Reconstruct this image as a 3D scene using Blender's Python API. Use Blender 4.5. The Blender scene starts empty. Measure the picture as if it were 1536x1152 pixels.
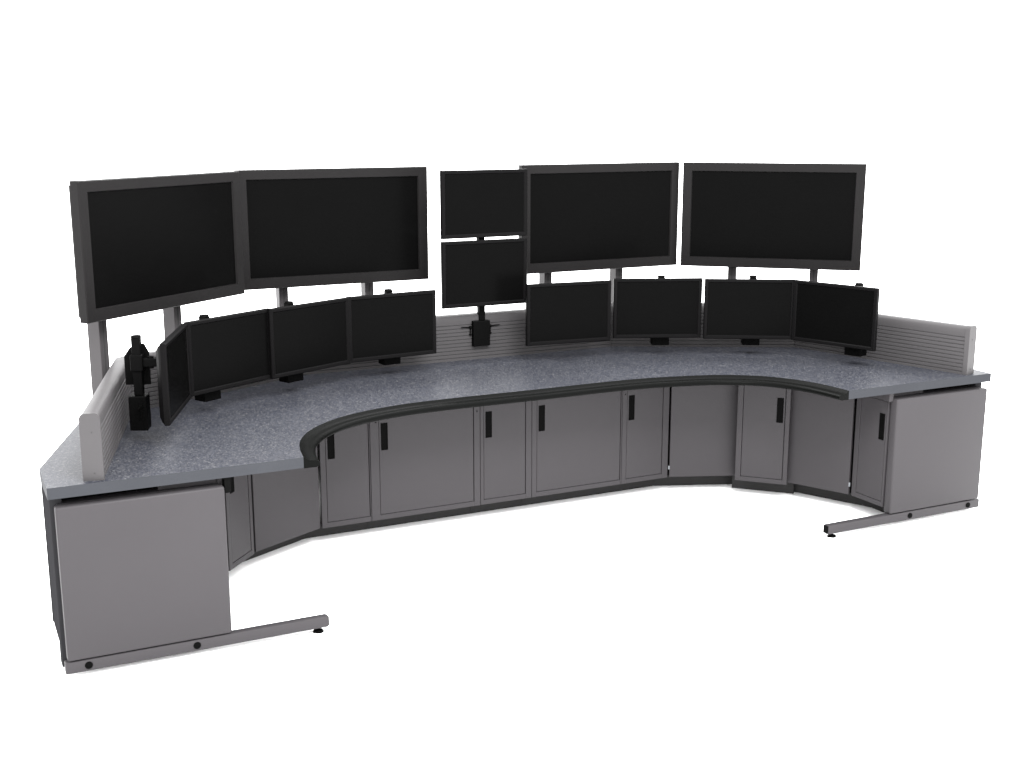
import bpy, bmesh, math, random
from mathutils import Vector, Matrix
R = math.radians
scene = bpy.context.scene
col = scene.collection

# ------------------------------------------------------------------ materials
def new_mat(name):
    m = bpy.data.materials.new(name); m.use_nodes = True
    nt = m.node_tree; b = nt.nodes['Principled BSDF']
    return m, nt, b

def paint(name, rgb, rough=0.5, spec=0.3, var=0.08, scale=6.0, bump=0.15, bscale=900.0):
    """powder coat / plastic: slight tonal drift, fine orange peel, uneven gloss"""
    m, nt, b = new_mat(name); N = nt.nodes; Lk = nt.links
    tc = N.new('ShaderNodeTexCoord')
    n1 = N.new('ShaderNodeTexNoise'); n1.inputs['Scale'].default_value = scale; n1.inputs['Detail'].default_value = 4
    Lk.new(tc.outputs['Object'], n1.inputs['Vector'])
    mp = N.new('ShaderNodeMapRange'); mp.inputs[1].default_value = .3; mp.inputs[2].default_value = .7
    mp.inputs[3].default_value = 1 - var; mp.inputs[4].default_value = 1 + var
    Lk.new(n1.outputs['Fac'], mp.inputs[0])
    mx = N.new('ShaderNodeVectorMath'); mx.operation = 'SCALE'; mx.inputs[0].default_value = rgb
    Lk.new(mp.outputs[0], mx.inputs['Scale']); Lk.new(mx.outputs[0], b.inputs['Base Color'])
    mr = N.new('ShaderNodeMapRange'); mr.inputs[3].default_value = rough - .06; mr.inputs[4].default_value = rough + .06
    Lk.new(n1.outputs['Fac'], mr.inputs[0]); Lk.new(mr.outputs[0], b.inputs['Roughness'])
    b.inputs['Specular IOR Level'].default_value = spec
    n2 = N.new('ShaderNodeTexNoise'); n2.inputs['Scale'].default_value = bscale; n2.inputs['Detail'].default_value = 2
    Lk.new(tc.outputs['Object'], n2.inputs['Vector'])
    bp = N.new('ShaderNodeBump'); bp.inputs['Strength'].default_value = bump; bp.inputs['Distance'].default_value = .0006
    Lk.new(n2.outputs['Fac'], bp.inputs['Height']); Lk.new(bp.outputs[0], b.inputs['Normal'])
    return m

M = {}
M['panel']   = paint('grey_powder_coat', (0.0203, 0.0189, 0.0202), .48, 0.070, var=.025, scale=2.5)
M['kick']    = paint('dark_plinth_paint', (0.0219, 0.0215, 0.0215), .6, 0.021, var=.03)
M['outer']   = paint('slate_side_paint', (0.0149, 0.0148, 0.0159), .6, 0.000, var=.03)
M['slat']    = paint('light_grey_aluminium_paint', (0.0298, 0.0284, 0.0293), .45, 0.072, var=.02)
M['post']    = paint('grey_post_paint', (0.0257, 0.0239, 0.0249), .5, 0.087, var=.03)
M['bezel']   = paint('charcoal_bezel_plastic', (0.0052, 0.0049, 0.0050), .42, 0.031, var=.04)
M['mbezel']  = paint('black_bezel_plastic', (0.0020, 0.0019, 0.0020), .42, 0.017, var=.04)
M['screen']  = paint('black_screen', (0.0011, 0.0011, 0.0011), .25, 0.008, var=.04, bump=.02)
M['black']   = paint('black_bracket_paint', (0.0013, 0.0013, 0.0013), .5, 0.014, var=.05)
M['nose']    = paint('black_rubber_edge', (0.0012, 0.0013, 0.0012), .36, 0.017, var=.05)
M['handle']  = paint('black_handle_plastic', (0.0009, 0.0009, 0.0009), .55, 0.012)
M['shadow']  = paint('black_gap_shade', (0.0010, 0.0010, 0.0010), .8, 0.006)  # black that paints the shade in gaps; the mounting bar shares it
M['edge']    = paint('blue_grey_edge_band', (0.0190, 0.0198, 0.0222), .55, 0.009, var=.03)
M['light_leak']    = paint('pale_leak_colour', (0.0789, 0.0838, 0.0887), .5, 0.116)  # pale colour painting light that leaks through the panel seams

def laminate():
    m, nt, b = new_mat('speckled_blue_grey_laminate'); N = nt.nodes; Lk = nt.links
    tc = N.new('ShaderNodeTexCoord')
    v1 = N.new('ShaderNodeTexVoronoi'); v1.inputs['Scale'].default_value = 160
    v2 = N.new('ShaderNodeTexVoronoi'); v2.inputs['Scale'].default_value = 290
    wn = N.new('ShaderNodeTexNoise'); wn.inputs['Scale'].default_value = 60; wn.inputs['Detail'].default_value = 3
    for n in (v1, v2, wn): Lk.new(tc.outputs['Object'], n.inputs['Vector'])
    s1 = N.new('ShaderNodeSeparateColor'); Lk.new(v1.outputs['Color'], s1.inputs[0])
    r1 = N.new('ShaderNodeValToRGB'); r1.color_ramp.interpolation = 'CONSTANT'
    e = r1.color_ramp.elements
    K = .268
    e[0].position = 0; e[0].color = (.045 * K, .049 * K, .065 * K, 1)
    e[1].position = .28; e[1].color = (.070 * K, .0735 * K, .089 * K, 1)
    for p, c in ((.60, (.088, .0905, .105)), (.86, (.122, .124, .136)), (.955, (.175, .175, .182))):
        k = e.new(p); k.color = (c[0] * K, c[1] * K, c[2] * K, 1)
    Lk.new(s1.outputs[0], r1.inputs[0])
    s2 = N.new('ShaderNodeSeparateColor'); Lk.new(v2.outputs['Color'], s2.inputs[0])
    r2 = N.new('ShaderNodeValToRGB'); r2.color_ramp.interpolation = 'CONSTANT'
    e = r2.color_ramp.elements
    e[0].position = 0; e[0].color = (.60, .60, .64, 1)
    e[1].position = .3; e[1].color = (.92, .92, .92, 1)
    k = e.new(.75); k.color = (1.22, 1.22, 1.2, 1)
    k = e.new(.94); k.color = (1.7, 1.7, 1.65, 1)
    Lk.new(s2.outputs[1], r2.inputs[0])
    mx = N.new('ShaderNodeVectorMath'); mx.operation = 'MULTIPLY'
    Lk.new(r1.outputs[0], mx.inputs[0]); Lk.new(r2.outputs[0], mx.inputs[1])
    mr = N.new('ShaderNodeMapRange'); mr.inputs[1].default_value = .3; mr.inputs[2].default_value = .7
    mr.inputs[3].default_value = .9; mr.inputs[4].default_value = 1.1
    Lk.new(wn.outputs['Fac'], mr.inputs[0])
    sc = N.new('ShaderNodeVectorMath'); sc.operation = 'SCALE'
    Lk.new(mx.outputs[0], sc.inputs[0]); Lk.new(mr.outputs[0], sc.inputs['Scale'])
    Lk.new(sc.outputs[0], b.inputs['Base Color'])
    b.inputs['Roughness'].default_value = .42
    b.inputs['Specular IOR Level'].default_value = .05
    bp = N.new('ShaderNodeBump'); bp.inputs['Strength'].default_value = .2; bp.inputs['Distance'].default_value = .0005
    Lk.new(v2.outputs['Distance'], bp.inputs['Height']); Lk.new(bp.outputs[0], b.inputs['Normal'])
    return m
M['laminate'] = laminate()

# ------------------------------------------------------------------ mesh helpers
class MB:
    def __init__(s): s.bm = bmesh.new()
    def box(s, x0, x1, y0, y1, z0, z1, bev=0.0, seg=2, mat=None, mi=0):
        bm = bmesh.new()
        bmesh.ops.create_cube(bm, size=1)
        for v in bm.verts:
            v.co = Vector((x0 + (v.co.x + .5) * (x1 - x0), y0 + (v.co.y + .5) * (y1 - y0), z0 + (v.co.z + .5) * (z1 - z0)))
        if bev > 0: bmesh.ops.bevel(bm, geom=bm.edges[:], offset=bev, segments=seg, profile=.5, affect='EDGES')
        s.add(bm, mat, mi); return s
    def cyl(s, p0, p1, r, r2=None, n=20, mi=0):
        p0 = Vector(p0); p1 = Vector(p1); d = p1 - p0
        bm = bmesh.new()
        bmesh.ops.create_cone(bm, cap_ends=True, segments=n, radius1=r, radius2=r if r2 is None else r2, depth=d.length)
        q = Vector((0, 0, 1)).rotation_difference(d.normalized()).to_matrix().to_4x4()
        s.add(bm, Matrix.Translation((p0 + p1) / 2) @ q, mi); return s
    def prism(s, pts, z0, z1, bev=0, mi=0):
        bm = bmesh.new()
        a = [bm.verts.new((x, y, z0)) for x, y in pts]; b = [bm.verts.new((x, y, z1)) for x, y in pts]
        bm.faces.new(a[::-1]); bm.faces.new(b); n = len(pts)
        for i in range(n): bm.faces.new((a[i], a[(i + 1) % n], b[(i + 1) % n], b[i]))
        bmesh.ops.recalc_face_normals(bm, faces=bm.faces[:])
        if bev: bmesh.ops.bevel(bm, geom=[e for e in bm.edges], offset=bev, segments=2, profile=.5, affect='EDGES')
        s.add(bm, None, mi); return s
    def sweep(s, path, prof, mi=0, bis=None):
        """path: plan points (x,y), prof: closed (offset, z) section. offset measured to the LEFT normal of travel; mitred"""
        bm = bmesh.new(); n = len(path); rings = []
        for i, p in enumerate(path):
            p = Vector(p)
            if bis and bis[i] is not None: m = Vector(bis[i])
            else:
                ds = []
                if i > 0: ds.append((p - Vector(path[i - 1])).normalized())
                if i < n - 1: ds.append((Vector(path[i + 1]) - p).normalized())
                ns = [Vector((-d.y, d.x)) for d in ds]
                m = sum(ns, Vector((0, 0))).normalized(); m = m / max(.3, m.dot(ns[0]))
            rings.append([bm.verts.new((p.x + m.x * o, p.y + m.y * o, z)) for o, z in prof])
        k = len(prof)
        for i in range(n - 1):
            for j in range(k):
                bm.faces.new((rings[i][j], rings[i][(j + 1) % k], rings[i + 1][(j + 1) % k], rings[i + 1][j]))
        bm.faces.new(rings[0][::-1]); bm.faces.new(rings[-1])
        bmesh.ops.recalc_face_normals(bm, faces=bm.faces[:])
        s.add(bm, None, mi); return s
    def add(s, bm, mat=None, mi=0):
        if mat is not None: bm.transform(mat)
        for f in bm.faces: f.material_index = mi
        me = bpy.data.meshes.new('t'); bm.to_mesh(me); bm.free(); s.bm.from_mesh(me); bpy.data.meshes.remove(me)
    def build(s, name, mat, parent=None, smooth=False):
        me = bpy.data.meshes.new(name); s.bm.to_mesh(me); s.bm.free()
        for mm in (mat if isinstance(mat, (list, tuple)) else [mat]): me.materials.append(mm)
        if smooth:
            for p in me.polygons: p.use_smooth = True
            me.set_sharp_from_angle(angle=R(40))
        o = bpy.data.objects.new(name, me); col.objects.link(o)
        if parent: o.parent = parent
        return o

def thing(name, label, cat, loc=(0, 0, 0), yaw=0, group=None):
    o = bpy.data.objects.new(name, None); o.empty_display_size = .1; col.objects.link(o)
    o.location = loc; o.rotation_euler = (0, 0, yaw)
    o['label'] = label; o['category'] = cat
    if group: o['group'] = group
    return o

def copy_tree(src, loc, yaw, label, group=None):
    def cp(o, parent):
        c = o.copy(); col.objects.link(c)
        if parent: c.parent = parent
        for ch in list(o.children): cp(ch, c)
        return c
    r = cp(src, None); r.location = loc; r.rotation_euler = (0, 0, yaw); r['label'] = label
    if group: r['group'] = group
    return r

# ------------------------------------------------------------------ setting
FZ = -.018
f = MB()
bm = bmesh.new(); bmesh.ops.create_circle(bm, cap_ends=True, segments=96, radius=160); f.add(bm, Matrix.Translation((0, 0, FZ)))
fm, nt, b = new_mat('white_studio_floor')
b.inputs['Roughness'].default_value = .9; b.inputs['Specular IOR Level'].default_value = 0.1
nz = nt.nodes.new('ShaderNodeTexNoise'); nz.inputs['Scale'].default_value = .7
cr = nt.nodes.new('ShaderNodeValToRGB'); cr.color_ramp.elements[0].color = (.93, .93, .93, 1); cr.color_ramp.elements[1].color = (.96, .96, .96, 1)
nt.links.new(nz.outputs['Fac'], cr.inputs[0]); nt.links.new(cr.outputs[0], b.inputs['Base Color'])
fl = f.build('floor', fm); fl['kind'] = 'structure'

# ------------------------------------------------------------------ worktop
D = .757; DT = .045
import bisect
def catmull(pts, n=10):
    out = []
    P = [Vector(p) for p in pts]; P = [2 * P[0] - P[1]] + P + [2 * P[-1] - P[-2]]
    for i in range(1, len(P) - 2):
        for k in range(n):
            t = k / n
            a, b_, c, d = P[i - 1], P[i], P[i + 1], P[i + 2]
            out.append(.5 * ((2 * b_) + (c - a) * t + (2 * a - 5 * b_ + 4 * c - d) * t * t + (3 * b_ - a - 3 * c + d) * t ** 3))
    out.append(P[-2]); return [(p.x, p.y) for p in out]
front_l = [(-1.418, 0), (-1.395, .13), (-1.352, .27), (-1.274, .405), (-1.165, .52), (-1.03, .61), (-.86, .675), (-.66, .713), (-.4, .722), (0, .718)]
front_r = [(.4, .722), (.62, .712), (.80, .683), (1.0, .632), (1.14, .565), (1.25, .480), (1.33, .375), (1.385, .25), (1.413, .12), (1.424, 0)]
fc = catmull(front_l + front_r, 6)
back = [(2.405, 0), (2.405, .29), (2.12, 1.16), (1.02, 1.775), (-1.02, 1.775), (-2.12, 1.16), (-2.405, .29), (-2.405, 0)]
wt = thing('worktop', 'curved horseshoe worktop in speckled blue grey laminate with a black padded front edge', 'worktop', (0, 0, D - DT))
o = MB().prism(fc + back, 0, DT)
for fc_ in o.bm.faces:
    fc_.material_index = 0 if abs(fc_.normal.z) > .5 else 1
o.build('surface', [M['laminate'], M['edge']], wt)
# nosing follows the inner curve: offset towards the sitter (right-hand side while travelling left -> right is -left normal)
prof = [(-.0005, DT - .0005), (-.006, DT - .003), (-.013, DT - .010), (-.028, DT - .0155), (-.042, DT - .0160), (-.052, DT - .0165), (-.060, DT - .0195),
        (-.0655, DT - .026), (-.0665, DT - .034), (-.062, DT - .041), (-.052, DT - .0455), (-.030, -.001), (-.0005, -.002)]
nose = MB().sweep(fc, prof).build('nosing', M['nose'], wt, smooth=True)

# ------------------------------------------------------------------ end supports with foot beam
def end_support(sx, label):
    t = thing('end_support', label, 'end support', (sx * 2.07, 0, 0), 0, 'end supports under the worktop')
    X = lambda a: sx * a - sx * 2.07
    def bx(m, a, b_, *r, **k):
        a, b_ = sorted((X(a), X(b_))); return m.box(a, b_, *r, **k)
    pn = bx(MB(), 1.745, 2.382, -.008, .045, .055, .678, bev=.009, seg=3).build('side_panel', M['panel'], t, smooth=True)
    bm_ = bx(MB(), 1.338, 2.392, -.006, .034, .003, .051, bev=.005, seg=2)
    bm_.build('foot_beam', M['panel'], t, smooth=True)
    for a in (1.888, 2.306):
        MB().cyl((X(a), -.0095, .028), (X(a), -.004, .028), .0145, .0155, 24).build('bolt_cap', M['handle'], t)
    bx(MB(), 1.3335, 1.3385, -.003, .031, .0065, .0475, bev=.001).build('end_cap', M['handle'] if sx > 0 else M['kick'], t)
    lv = MB().cyl((X(1.378), .014, -.009), (X(1.378), .014, .004), .007, n=12).cyl((X(1.378), .014, FZ), (X(1.378), .014, -.009), .024, .019, 24)
    lv.build('leveller', M['handle'], t, smooth=True)
    # upright post and rear trim behind the panel
    bx(MB(), 2.352, 2.398, .052, .114, .012, .708, bev=.003).build('upright', M['outer'], t)
    bx(MB(), 1.80, 2.345, .099, .112, .660, .7105).build('mounting_bar', M['shadow'], t)
    br = bx(MB(), 1.752, 2.372, .0455, .098, .640, .6772, bev=.002); br.build('top_rail', M['panel'], t)
    if sx < 0: bx(MB(), 1.716, 1.742, .010, .060, .645, .7105, bev=.002).build('bracket', M['black'], t)
    else: bx(MB(), 1.715, 1.742, .020, .060, .664, .7105, bev=.002).build('bracket', M['panel'], t)
    return t
end_support(-1, 'grey end panel with foot beam nearest the camera, at the left end of the console')
end_support(1, 'grey end panel with foot beam at the far right end of the console')

# ------------------------------------------------------------------ cabinets
KZ = .080; TZ = .708
def cabinet(p0, p1, label, hside='l', door=(.03, .02), htop=.588, kick=None, dot=None, body=.28, proud=0.0, handle=True, topgap=None, shrink=0.01):
    p0 = Vector(p0); p1 = Vector(p1); w = (p1 - p0).length; u = (p1 - p0) / w; yaw = math.atan2(u.y, u.x)
    t = thing('cabinet', label, 'cabinet', (p0.x, p0.y, 0), yaw, 'base cabinets under the worktop')
    g = .0012
    l, r_ = door; dz0 = KZ + .026; dz1 = topgap or TZ - .006; F = .020
    # front frame as one ring + carcass sides
    m = MB()
    m.box(g, l, 0, F, KZ, TZ, bev=.0012, seg=1).box(w - r_, w - g, 0, F, KZ, TZ, bev=.0012, seg=1)
    m.box(l - .0005, w - r_ + .0005, .0006, F - .001, KZ, dz0, bev=.0008, seg=1)
    if dz1 < TZ - .01: m.box(l - .0005, w - r_ + .0005, .0006, F - .001, dz1, TZ)
    s0 = shrink
    m.box(s0 + g, s0 + .016, F, body, KZ + .002, TZ - .002).box(w - s0 - .016, w - s0 - g, F, body, KZ + .002, TZ - .002)
    m.box(s0 + .016, w - s0 - .016, body - .012, body, KZ + .002, TZ - .002)
    m.box(s0 + .016, w - s0 - .016, F, body - .012, KZ + .002, KZ + .014)
    m.build('carcass', M['panel'], t)
    gl, gr = .0022, .0035
    d = MB().box(l + gl, w - r_ - gr, .0018, F - .003, dz0 + .0022, dz1 - .002, bev=.0016, seg=2).build('door', M['panel'], t)
    MB().box(l, w - r_, F - .0015, F + .004, dz0, dz1).build('door_gap_shade', M['shadow'], t)  # black sheet added behind the door to paint shade in its gap
    if handle:
        hx = l + .012 if hside == 'l' else w - r_ - .012 - .036
        h = MB().box(hx, hx + .036, -.0015, .004, htop - .142, htop - .138, bev=.0006, seg=1).box(hx, hx + .036, -.0015, .004, htop - .004, htop, bev=.0006, seg=1)
        h.box(hx, hx + .004, -.0015, .004, htop - .138, htop - .004, bev=.0006, seg=1).box(hx + .032, hx + .036, -.0015, .004, htop - .138, htop - .004, bev=.0006, seg=1)
        h.box(hx + .004, hx + .032, .0006, .0035, htop - .138, htop - .004)
        h.build('handle', M['handle'], d)
    if dot is not None:
        for dx in dot: MB().cyl((dx, -.002, .600), (dx, .001, .600), .0035, n=12).build('screw', M['black'], t)
    k0, k1 = kick if kick else (0, w)
    MB().box(k0 + .001, k1 - .001, .162, .182, FZ, KZ - .0015).build('plinth', M['kick'], t)
    return t
Y = 1.01
cabinet((-1.050, Y), (-.785, Y), 'narrow flat cabinet with its handle half hidden by the padded edge, second from the left', 'l', (.030, .006), .580, kick=(-.055, .293))
cabinet((-.785, Y), (-.172, Y), 'leftmost of the two wide flat cabinets in the straight run', 'l', (.048, .036), .592, dot=(.033, .595), kick=(.028, .625))
cabinet((-.172, Y), (.134, Y), 'narrow flat cabinet between the two wide ones', 'l', (.020, .036), .590, dot=(), kick=(.012, .325))
cabinet((.134, Y), (.700, Y), 'rightmost of the two wide flat cabinets in the straight run', 'l', (.030, .008), .590, kick=(.014, .610))
cabinet((.700, Y), (1.010, Y), 'narrow flat cabinet at the right end of the straight run', 'l', (.030, .040), .590, dot=(.018,), kick=(.042, .352))
cabinet((1.327, .800), (1.534, .590), 'narrow cabinet standing proud between the two plain panels in the right curve', 'r', (.032, .026), .580, kick=(-.040, .318))
cabinet((1.733, .285), (1.741, .048), 'narrow cabinet right beside the far right end panel', 'r', (.032, .012), .584, topgap=.655, body=.25)
# mirrored ones on the left curve (their faces turn away from the camera)
cabinet((-1.608, .622), (-1.448, .800), 'narrow cabinet partly hidden behind the near left end panel', 'l', (.030, .026), .580)
cabinet((-1.741, .048), (-1.733, .285), 'narrow cabinet hidden directly behind the near left end panel', 'l', (.030, .026), .580, body=.25)

def filler(p0, p1, label, kick=None):
    p0 = Vector(p0); p1 = Vector(p1); w = (p1 - p0).length; u = (p1 - p0) / w; yaw = math.atan2(u.y, u.x)
    t = thing('filler_panel', label, 'panel', (p0.x, p0.y, 0), yaw, 'plain panels between the cabinets in the curves')
    MB().box(.002, w - .003, 0, .018, KZ + .003, TZ, bev=.0015).build('panel', M['panel'], t)
    MB().box(-.02, w + .02, .030, .036, KZ + .004, TZ - .004).build('joint_shade', M['shadow'], t)  # black sheet added behind the joints, shade put in as colour
    k0, k1 = kick if kick else (0, w)
    MB().box(k0, k1, .158, .176, FZ, KZ).build('plinth', M['kick'], t)
    return t
fr1 = filler((1.016, 1.004), (1.386, .858), 'plain grey panel to the left of the cabinet that stands proud', kick=(-.075, .440))
fr2 = filler((1.556, .640), (1.724, .292), 'plain grey panel to the right of the cabinet that stands proud', kick=(-.085, .50))
filler((-1.440, .810), (-1.058, 1.012), 'plain grey panel just right of the near left end panel', kick=(-.05, .490))
filler((-1.724, .292), (-1.615, .612), 'plain grey panel hidden behind the near left end panel')
MB().box(-.006, .003, -.0005, .003, .128, .150, bev=.0008).build('light_leak', M['light_leak'], fr1)  # small pale block painted as light leaking through the seam
w2 = math.hypot(.168, .348)
MB().box(w2 - .005, w2 + .004, -.0005, .003, .128, .152, bev=.0008).build('light_leak', M['light_leak'], fr2)  # same painted light leak at the right-hand seam

# outer (rear) cladding panels under the worktop
def clad(p0, p1, label, z0=.10):
    p0 = Vector(p0); p1 = Vector(p1); w = (p1 - p0).length; u = (p1 - p0) / w; yaw = math.atan2(u.y, u.x)
    o_ = MB().box(.0015, w - .0015, 0, .018, z0, .700, bev=.002).build('rear_panel', M['outer'])
    o_.location = (p0.x, p0.y, 0); o_.rotation_euler = (0, 0, yaw)
    o_['label'] = label; o_['category'] = 'panel'; o_['group'] = 'cladding panels round the back of the console'
clad((-2.398, .300), (-2.398, .118), 'narrow slate grey outer panel behind the near left end panel', .098)
clad((-2.385, .31), (-2.10, 1.15), 'slate grey cladding panel on the back of the left wing')
clad((-2.10, 1.15), (-1.02, 1.752), 'slate grey cladding panel on the back of the left curve')
clad((-1.02, 1.752), (0, 1.752), 'slate grey cladding panel on the left half of the straight back')
clad((0, 1.752), (1.02, 1.752), 'slate grey cladding panel on the right half of the straight back')
clad((1.02, 1.752), (2.10, 1.15), 'slate grey cladding panel on the back of the right curve')
clad((2.10, 1.15), (2.385, .27), 'slate grey cladding panel on the back of the right wing')

# ------------------------------------------------------------------ slat wall
sw_pts = [(-2.196, .030), (-1.918, 1.105), (-.950, 1.572), (.950, 1.572), (1.930, 1.075), (2.245, .030)]
SH = .261; TH = .070
def slat_profile():
    pr = [(0, 0)]
    z = .012
    for i in range(10):
        pr += [(0, z), (.0045, z + .0022), (.0045, z + .0042), (0, z + .0064)]
        z += .0208
    pr += [(-.0005, z + .003), (.000, SH - .018), (.003, SH - .009), (.009, SH - .003), (.018, SH),
           (TH - .018, SH), (TH - .006, SH - .004), (TH, SH - .014), (TH, 0)]
    return pr
swt = thing('slat_wall', 'light grey ribbed slat wall running round the back of the worktop behind the monitors', 'slat wall', (0, 0, D))
spr = slat_profile(); n = len(sw_pts)
def mit(i):
    p = Vector(sw_pts[i]); ds = []
    if i > 0: ds.append((p - Vector(sw_pts[i - 1])).normalized())
    if i < n - 1: ds.append((Vector(sw_pts[i + 1]) - p).normalized())
    ns = [Vector((-d.y, d.x)) for d in ds]; m = sum(ns, Vector((0, 0))).normalized(); return m / m.dot(ns[0])
for i in range(n - 1):
    a = Vector(sw_pts[i]); b_ = Vector(sw_pts[i + 1]); d = (b_ - a).normalized()
    a2 = a + d * .001; b2 = b_ - d * .001
    MB().sweep([a2, b2], spr, bis=[mit(i), mit(i + 1)]).build('slat_panel', M['slat'], swt, smooth=True)
for i, j in ((0, 1), (n - 1, n - 2)):
    a = Vector(sw_pts[i]); d = (a - Vector(sw_pts[j])).normalized()
    dd = d if i else -d
    nn = Vector((-dd.y, dd.x)) if i else Vector((-(-d).y, (-d).x))
    nn = mit(i)
    cap = [(-.004, 0), (-.004, SH - .017), (-.001, SH - .006), (.007, SH + .001), (.016, SH + .003), (TH - .016, SH + .003), (TH - .002, SH - .004), (TH + .003, SH - .014), (TH + .003, 0)]
    c = MB().sweep([a - d * .016, a + d * .010], cap, bis=[nn, nn]); c.build('end_cap', M['slat'], swt, smooth=True)
    q = a + d * .0105 + nn * (TH * .42)
    for zz in (.03, .19): MB().cyl((q.x, q.y, zz), (q.x + d.x * .0012, q.y + d.y * .0012, zz), .0022, n=10).build('screw', M['kick'], swt)

# ------------------------------------------------------------------ big displays on posts
TW, THh, TZ0 = 1.085, .637, 1.20
def frame_ring(m, w, h, bx_, bz0, bz1, y0, y1, lip):
    """mitred bezel: outer ring at y0, inner lip slopes back to y0+lip"""
    bm = bmesh.new()
    def ring(x, z0, z1, y): return [bm.verts.new(c) for c in ((-x, y, z0), (x, y, z0), (x, y, z1), (-x, y, z1))]
    e = .004
    r = [ring(w / 2, 0, h, y1), ring(w / 2, 0, h, y0 + e), ring(w / 2 - e, e, h - e, y0), ring(w / 2 - bx_ + .004, bz0 - .004, h - bz1 + .004, y0 + .001), ring(w / 2 - bx_, bz0, h - bz1, y0 + lip), ring(w / 2 - bx_, bz0, h - bz1, y1)]
    for a, b_ in zip(r, r[1:] + r[:1]):
        for j in range(4): bm.faces.new((a[j], a[(j + 1) % 4], b_[(j + 1) % 4], b_[j]))
    bmesh.ops.recalc_face_normals(bm, faces=bm.faces[:]); m.add(bm)
def back_shell(m, w, h, y0, steps):
    bm = bmesh.new(); rs = []
    for (ins, y) in steps:
        rs.append([bm.verts.new(c) for c in ((-w / 2 + ins, y, ins), (w / 2 - ins, y, ins), (w / 2 - ins, y, h - ins), (-w / 2 + ins, y, h - ins))])
    bm.faces.new(rs[0]); bm.faces.new(rs[-1])
    for a, b_ in zip(rs, rs[1:]):
        for j in range(4): bm.faces.new((a[j], a[(j + 1) % 4], b_[(j + 1) % 4], b_[j]))
    bmesh.ops.recalc_face_normals(bm, faces=bm.faces[:]); m.add(bm)
def make_tv(loc, yaw, label):
    t = thing('large_display', label, 'display', loc, yaw, 'large displays on posts above the console')
    m = MB(); frame_ring(m, TW, THh, .058, .060, .054, 0, .048, .010); m.build('bezel', M['bezel'], t)
    MB().box(-TW / 2 + .0585, TW / 2 - .0585, .011, .016, .0605, THh - .0545).build('screen', M['screen'], t)
    m = MB(); back_shell(m, TW, THh, 0, [(.003, .0485), (.016, .056), (.022, .080), (.060, .100)]); m.build('housing', M['bezel'], t)
    m = MB(); m.box(-.36, .36, .1005, .1095, .20, .24).box(-.36, .36, .1005, .1095, .42, .46); m.build('wall_bracket', M['black'], t)
    return t
tvs = [((-1.660, 1.361), 36.4, 'large display at the far left, turned inward and nearest the camera', (-.35, .15)),
       ((-.675, 1.803), 0.0, 'second large display from the left, beside the stacked pair of monitors', (-.28, .22)),
       ((.984, 1.757), 0.0, 'third large display from the left, just right of the stacked pair of monitors', (-.31, .19)),
       ((1.939, 1.366), -40.2, 'large display at the far right, turned inward', (-.23, .27))]
wh = ['far left large display', 'second large display from the left', 'third large display from the left', 'far right large display']
tv0 = None; post0 = None
for (xy, yw, lab, ps), who in zip(tvs, wh):
    if tv0 is None: tv0 = make_tv((xy[0], xy[1], TZ0), R(yw), lab)
    else: copy_tree(tv0, (xy[0], xy[1], TZ0), R(yw), lab)
    u = Vector((math.cos(R(yw)), math.sin(R(yw)))); nb = Vector((-u.y, u.x))
    for k, s_ in enumerate(ps):
        q = Vector(xy) + u * s_ + nb * .1495
        lab = 'grey square steel post holding the %s, %s of its two' % (who, ('left', 'right')[k])
        if post0 is None:
            post0 = thing('display_post', lab, 'post', (q.x, q.y, 0), R(yw), 'posts holding the large displays')
            MB().box(-.026, .026, -.039, .039, .006, 1.76, bev=.003).build('tube', M['post'], post0)
            MB().box(-.0035, .0035, -.0402, -.0388, .9, 1.7).build('slot', M['kick'], post0)
            MB().box(-.06, .06, -.07, .07, 0, .006).build('base_plate', M['post'], post0)
            MB().box(-.023, .023, -.036, .036, 1.7605, 1.764).build('cap', M['black'], post0)
        else: copy_tree(post0, (q.x, q.y, 0), R(yw), lab)

# ------------------------------------------------------------------ desk monitors
MW, MH, MZ = .512, .345, .862
def make_monitor(loc, yaw, label):
    t = thing('monitor', label, 'monitor', loc, yaw, 'black desk monitors on pole mounts')
    m = MB(); frame_ring(m, MW, MH, .023, .021, .020, 0, .024, .005); m.build('bezel', M['mbezel'], t)
    MB().box(-MW / 2 + .0235, MW / 2 - .0235, .0055, .0095, .0215, MH - .0205).build('screen', M['screen'], t)
    m = MB(); back_shell(m, MW, MH, 0, [(.003, .0245), (.012, .034), (.030, .046), (.070, .056)]); m.build('back_cover', M['mbezel'], t)
    MB().box(-.05, .05, .0565, .062, .12, .22).build('mounting_plate', M['black'], t)
    return t
mons = [((-1.788, .580), 68.8, 'desk monitor at the far left, seen almost edge on'),
        ((-1.470, .962), 28.6, 'second desk monitor from the left, beside the edge on one'),
        ((-1.024, 1.160), 23.6, 'third desk monitor from the left, below the gap between two large displays'),
        ((-.540, 1.299), 5.5, 'fourth desk monitor from the left, just left of the bare slat wall'),
        ((.502, 1.275), -5.4, 'fifth desk monitor from the left, just right of the bare slat wall'),
        ((1.038, 1.203), -22.5, 'sixth desk monitor from the left, below the third large display'),
        ((1.490, .945), -29.0, 'seventh desk monitor from the left, below the far right large display'),
        ((1.790, .580), -68.8, 'desk monitor at the far right, in front of the slat wall end')]
mon0 = None
for xy, yw, lab in mons:
    if mon0 is None: mon0 = make_monitor((xy[0], xy[1], MZ), R(yw), lab)
    else: copy_tree(mon0, (xy[0], xy[1], MZ), R(yw), lab)
CX, CY = .088, 1.500
cl = copy_tree(mon0, (CX, CY, 1.071), 0, 'lower of the two monitors stacked on the centre pole')
cu = copy_tree(mon0, (CX, CY, 1.456), 0, 'upper of the two monitors stacked on the centre pole')
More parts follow.
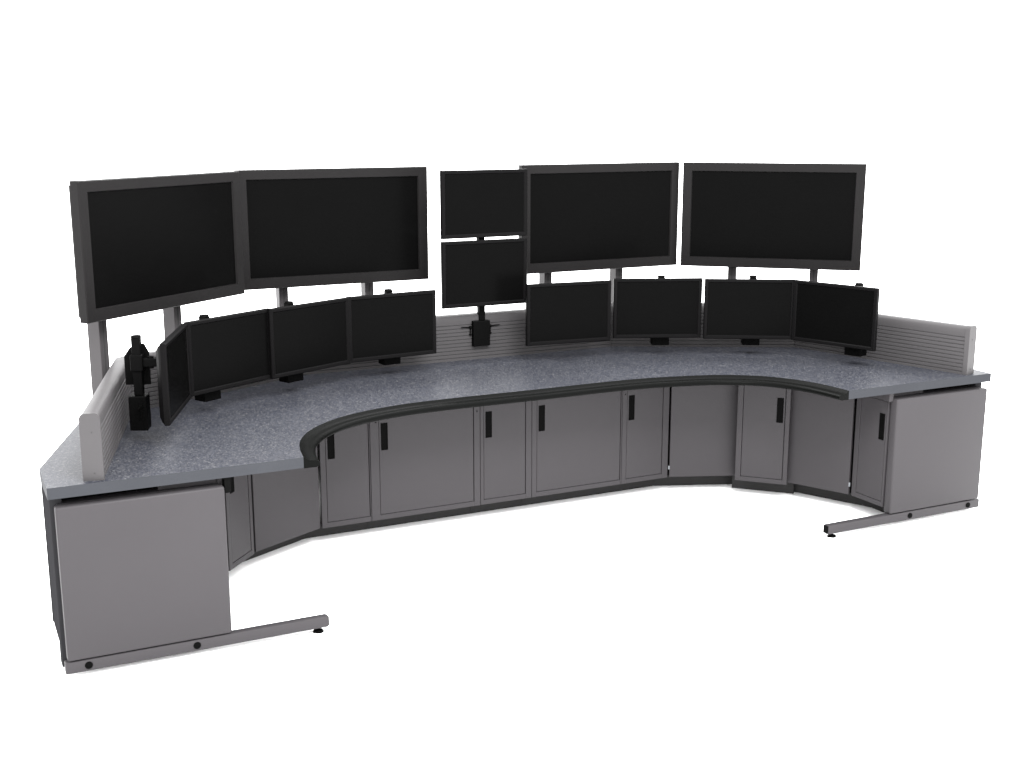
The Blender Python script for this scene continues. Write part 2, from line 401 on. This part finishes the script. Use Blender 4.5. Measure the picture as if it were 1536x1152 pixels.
for o_ in (cl, cu):
    for ch in o_.children: ch.scale = (1.02, 1, 1.075)

# pole mounts: clamp box on the slat wall, pole, arm to the monitor
def lever(m, sx, x, y, z, L=.055):
    m.cyl((x - sx * .004, y, z), (x + sx * .010, y, z), .0085, n=16)
    m.cyl((x + sx * .006, y, z), (x + sx * (.006 + L), y - .004, z + .004), .0032, .0026, 10)
    m.cyl((x + sx * .004, y, z - .006), (x + sx * .004, y, z - .050), .0032, n=10)
    m.cyl((x + sx * .004 - .008, y, z - .040), (x + sx * .004 + .008, y, z - .040), .0032, n=10)
def make_mount(loc, yaw, label, ptop, zbox=.806, hbox=.144, arms=((1.09, .10),), levers=True, bw=.050, bx0=0, hook=True, group='pole mounts carrying the desk monitors'):
    t = thing('pole_mount', label, 'monitor mount', loc, yaw, group)
    MB().box(-bw + bx0, bw + bx0, -.034, .041, zbox, zbox + hbox, bev=.004).build('clamp_box', M['black'], t)
    MB().box(-.0185, .0185, -.0185, .0185, zbox + hbox + .0005, ptop - .008, bev=.003).build('pole', M['black'], t)
    m = MB(); m.cyl((0, 0, ptop - .0078), (0, 0, ptop), .023, .020, 20); m.build('pole_cap', M['black'], t)
    for (az, reach) in arms:
        m = MB()
        m.box(-.027, .027, -.026, .026, az - .036, az + .036, bev=.005)
        m.box(-.017, .017, -reach, -.026, az - .018, az + .018, bev=.003)
        m.cyl((0, -reach * .55, az - .026), (0, -reach * .55, az + .026), .013, n=16)
        m.build('arm', M['black'], t)
    if hook:
        bm = bmesh.new(); pr = [(-.045, .99), (.060, .99), (.060, 1.115), (.035, 1.150), (.005, 1.168), (-.026, 1.168), (-.045, 1.130)]
        a_ = [bm.verts.new((.022, y, z)) for y, z in pr]; b_ = [bm.verts.new((.031, y, z)) for y, z in pr]
        bm.faces.new(a_); bm.faces.new(b_[::-1])
        for j in range(len(pr)): bm.faces.new((a_[j], a_[(j + 1) % len(pr)], b_[(j + 1) % len(pr)], b_[j]))
        bmesh.ops.recalc_face_normals(bm, faces=bm.faces[:])
        m = MB(); m.add(bm); m.build('hook_plate', M['black'], t)
    if levers:
        for sx in (-1, 1):
            m = MB(); lever(m, sx, sx * (bw + .006) + bx0, -.012, zbox + .11); m.build('lever', M['black'], t)
    return t
def off(xy, yw, dy, dx=0):
    u = Vector((math.cos(R(yw)), math.sin(R(yw)))); nb = Vector((-u.y, u.x)); q = Vector(xy) + nb * dy + u * dx
    return (q.x, q.y, 0)
pole_xy = [(-1.958, .595), (-1.585, 1.000), (-1.115, 1.235), (-.515, 1.434), (.48, 1.405), (1.110, 1.285), (1.590, 1.055), (1.920, .530)]
who = ['far left edge on monitor', 'second desk monitor from the left', 'third desk monitor from the left', 'fourth desk monitor from the left',
       'fifth desk monitor from the left', 'sixth desk monitor from the left', 'seventh desk monitor from the left', 'far right desk monitor']
mt0 = None
for (px, py), (xy, yw, _), wn in zip(pole_xy, mons, who):
    lab = 'black pole mount behind the ' + wn
    dist = abs((Vector(xy) - Vector((px, py))).dot(Vector((-math.sin(R(yw)), math.cos(R(yw)))))) - .0625
    if mt0 is None: mt0 = make_mount((px, py, 0), R(yw), lab, 1.208, zbox=.800, hbox=.150, bw=.038, arms=((1.092, dist),))
    elif mt0 is not None and 'm1' not in globals():
        m1 = make_mount((px, py, 0), R(yw), lab, 1.212, arms=((1.035, .052),), levers=False)
    else:
        c = copy_tree(m1, (px, py, 0), R(yw), lab)
        if wn.startswith('fifth'):
            # its pole is shorter: nothing shows above this monitor
            for ch in c.children:
                if ch.name.startswith('clamp_box'): ch.location.z = .075
                if ch.name.startswith('pole_cap'): ch.location.z = -.075
                elif ch.name.startswith('pole'): ch.scale.z = .93
cm = make_mount((CX + .005, CY + .078, 0), 0, 'tall black pole mount on the bare slat wall carrying the two stacked monitors', 1.70, zbox=.835, hbox=.146, bw=.052, bx0=-.010, hook=False,
                arms=((1.26, .0145), (1.64, .0145)), group='centre pole mount')
cm.pop('group', None) if hasattr(cm, 'pop') else None
if 'group' in cm: del cm['group']

# ------------------------------------------------------------------ light
w = bpy.data.worlds.new('World'); scene.world = w; w.use_nodes = True
nt = w.node_tree; bg = nt.nodes['Background']
tc = nt.nodes.new('ShaderNodeTexCoord'); sp = nt.nodes.new('ShaderNodeSeparateXYZ'); nt.links.new(tc.outputs['Generated'], sp.inputs[0])
rp = nt.nodes.new('ShaderNodeMapRange'); rp.inputs[1].default_value = 0; rp.inputs[2].default_value = .9
rp.inputs[3].default_value = 5.2; rp.inputs[4].default_value = 8.0
nt.links.new(sp.outputs['Z'], rp.inputs[0]); nt.links.new(rp.outputs[0], bg.inputs['Strength'])
bg.inputs['Color'].default_value = (1, 1, 1, 1)

def area(name, loc, target, sx, sy, power):
    ld = bpy.data.lights.new(name, 'AREA'); ld.shape = 'RECTANGLE'; ld.size = sx; ld.size_y = sy; ld.energy = power
    o_ = bpy.data.objects.new(name, ld); col.objects.link(o_); o_.location = loc
    o_.rotation_euler = (Vector(target) - Vector(loc)).to_track_quat('-Z', 'Y').to_euler()
area('softbox_key', (-0.6, -3.4, 5.2), (0, 1.0, .7), 2.2, 2.2, 1030)
area('softbox_top', (.2, 3.4, 4.6), (0, .9, .7), 1.0, 1.0, 250)

# ------------------------------------------------------------------ camera
cd = bpy.data.cameras.new('camera'); cam = bpy.data.objects.new('camera', cd); col.objects.link(cam)
cd.sensor_width = 36; cd.lens = 1835 / 1536 * 36; cd.clip_end = 500
cam.location = (-2.743, -4.702, 2.121); cam.rotation_euler = (R(90 - 12.4), 0, R(-25.77))
scene.camera = cam
vs = scene.view_settings; vs.view_transform = 'Standard'; vs.look = 'None'; vs.gamma = 1; vs.exposure = 0; vs.use_curve_mapping = False
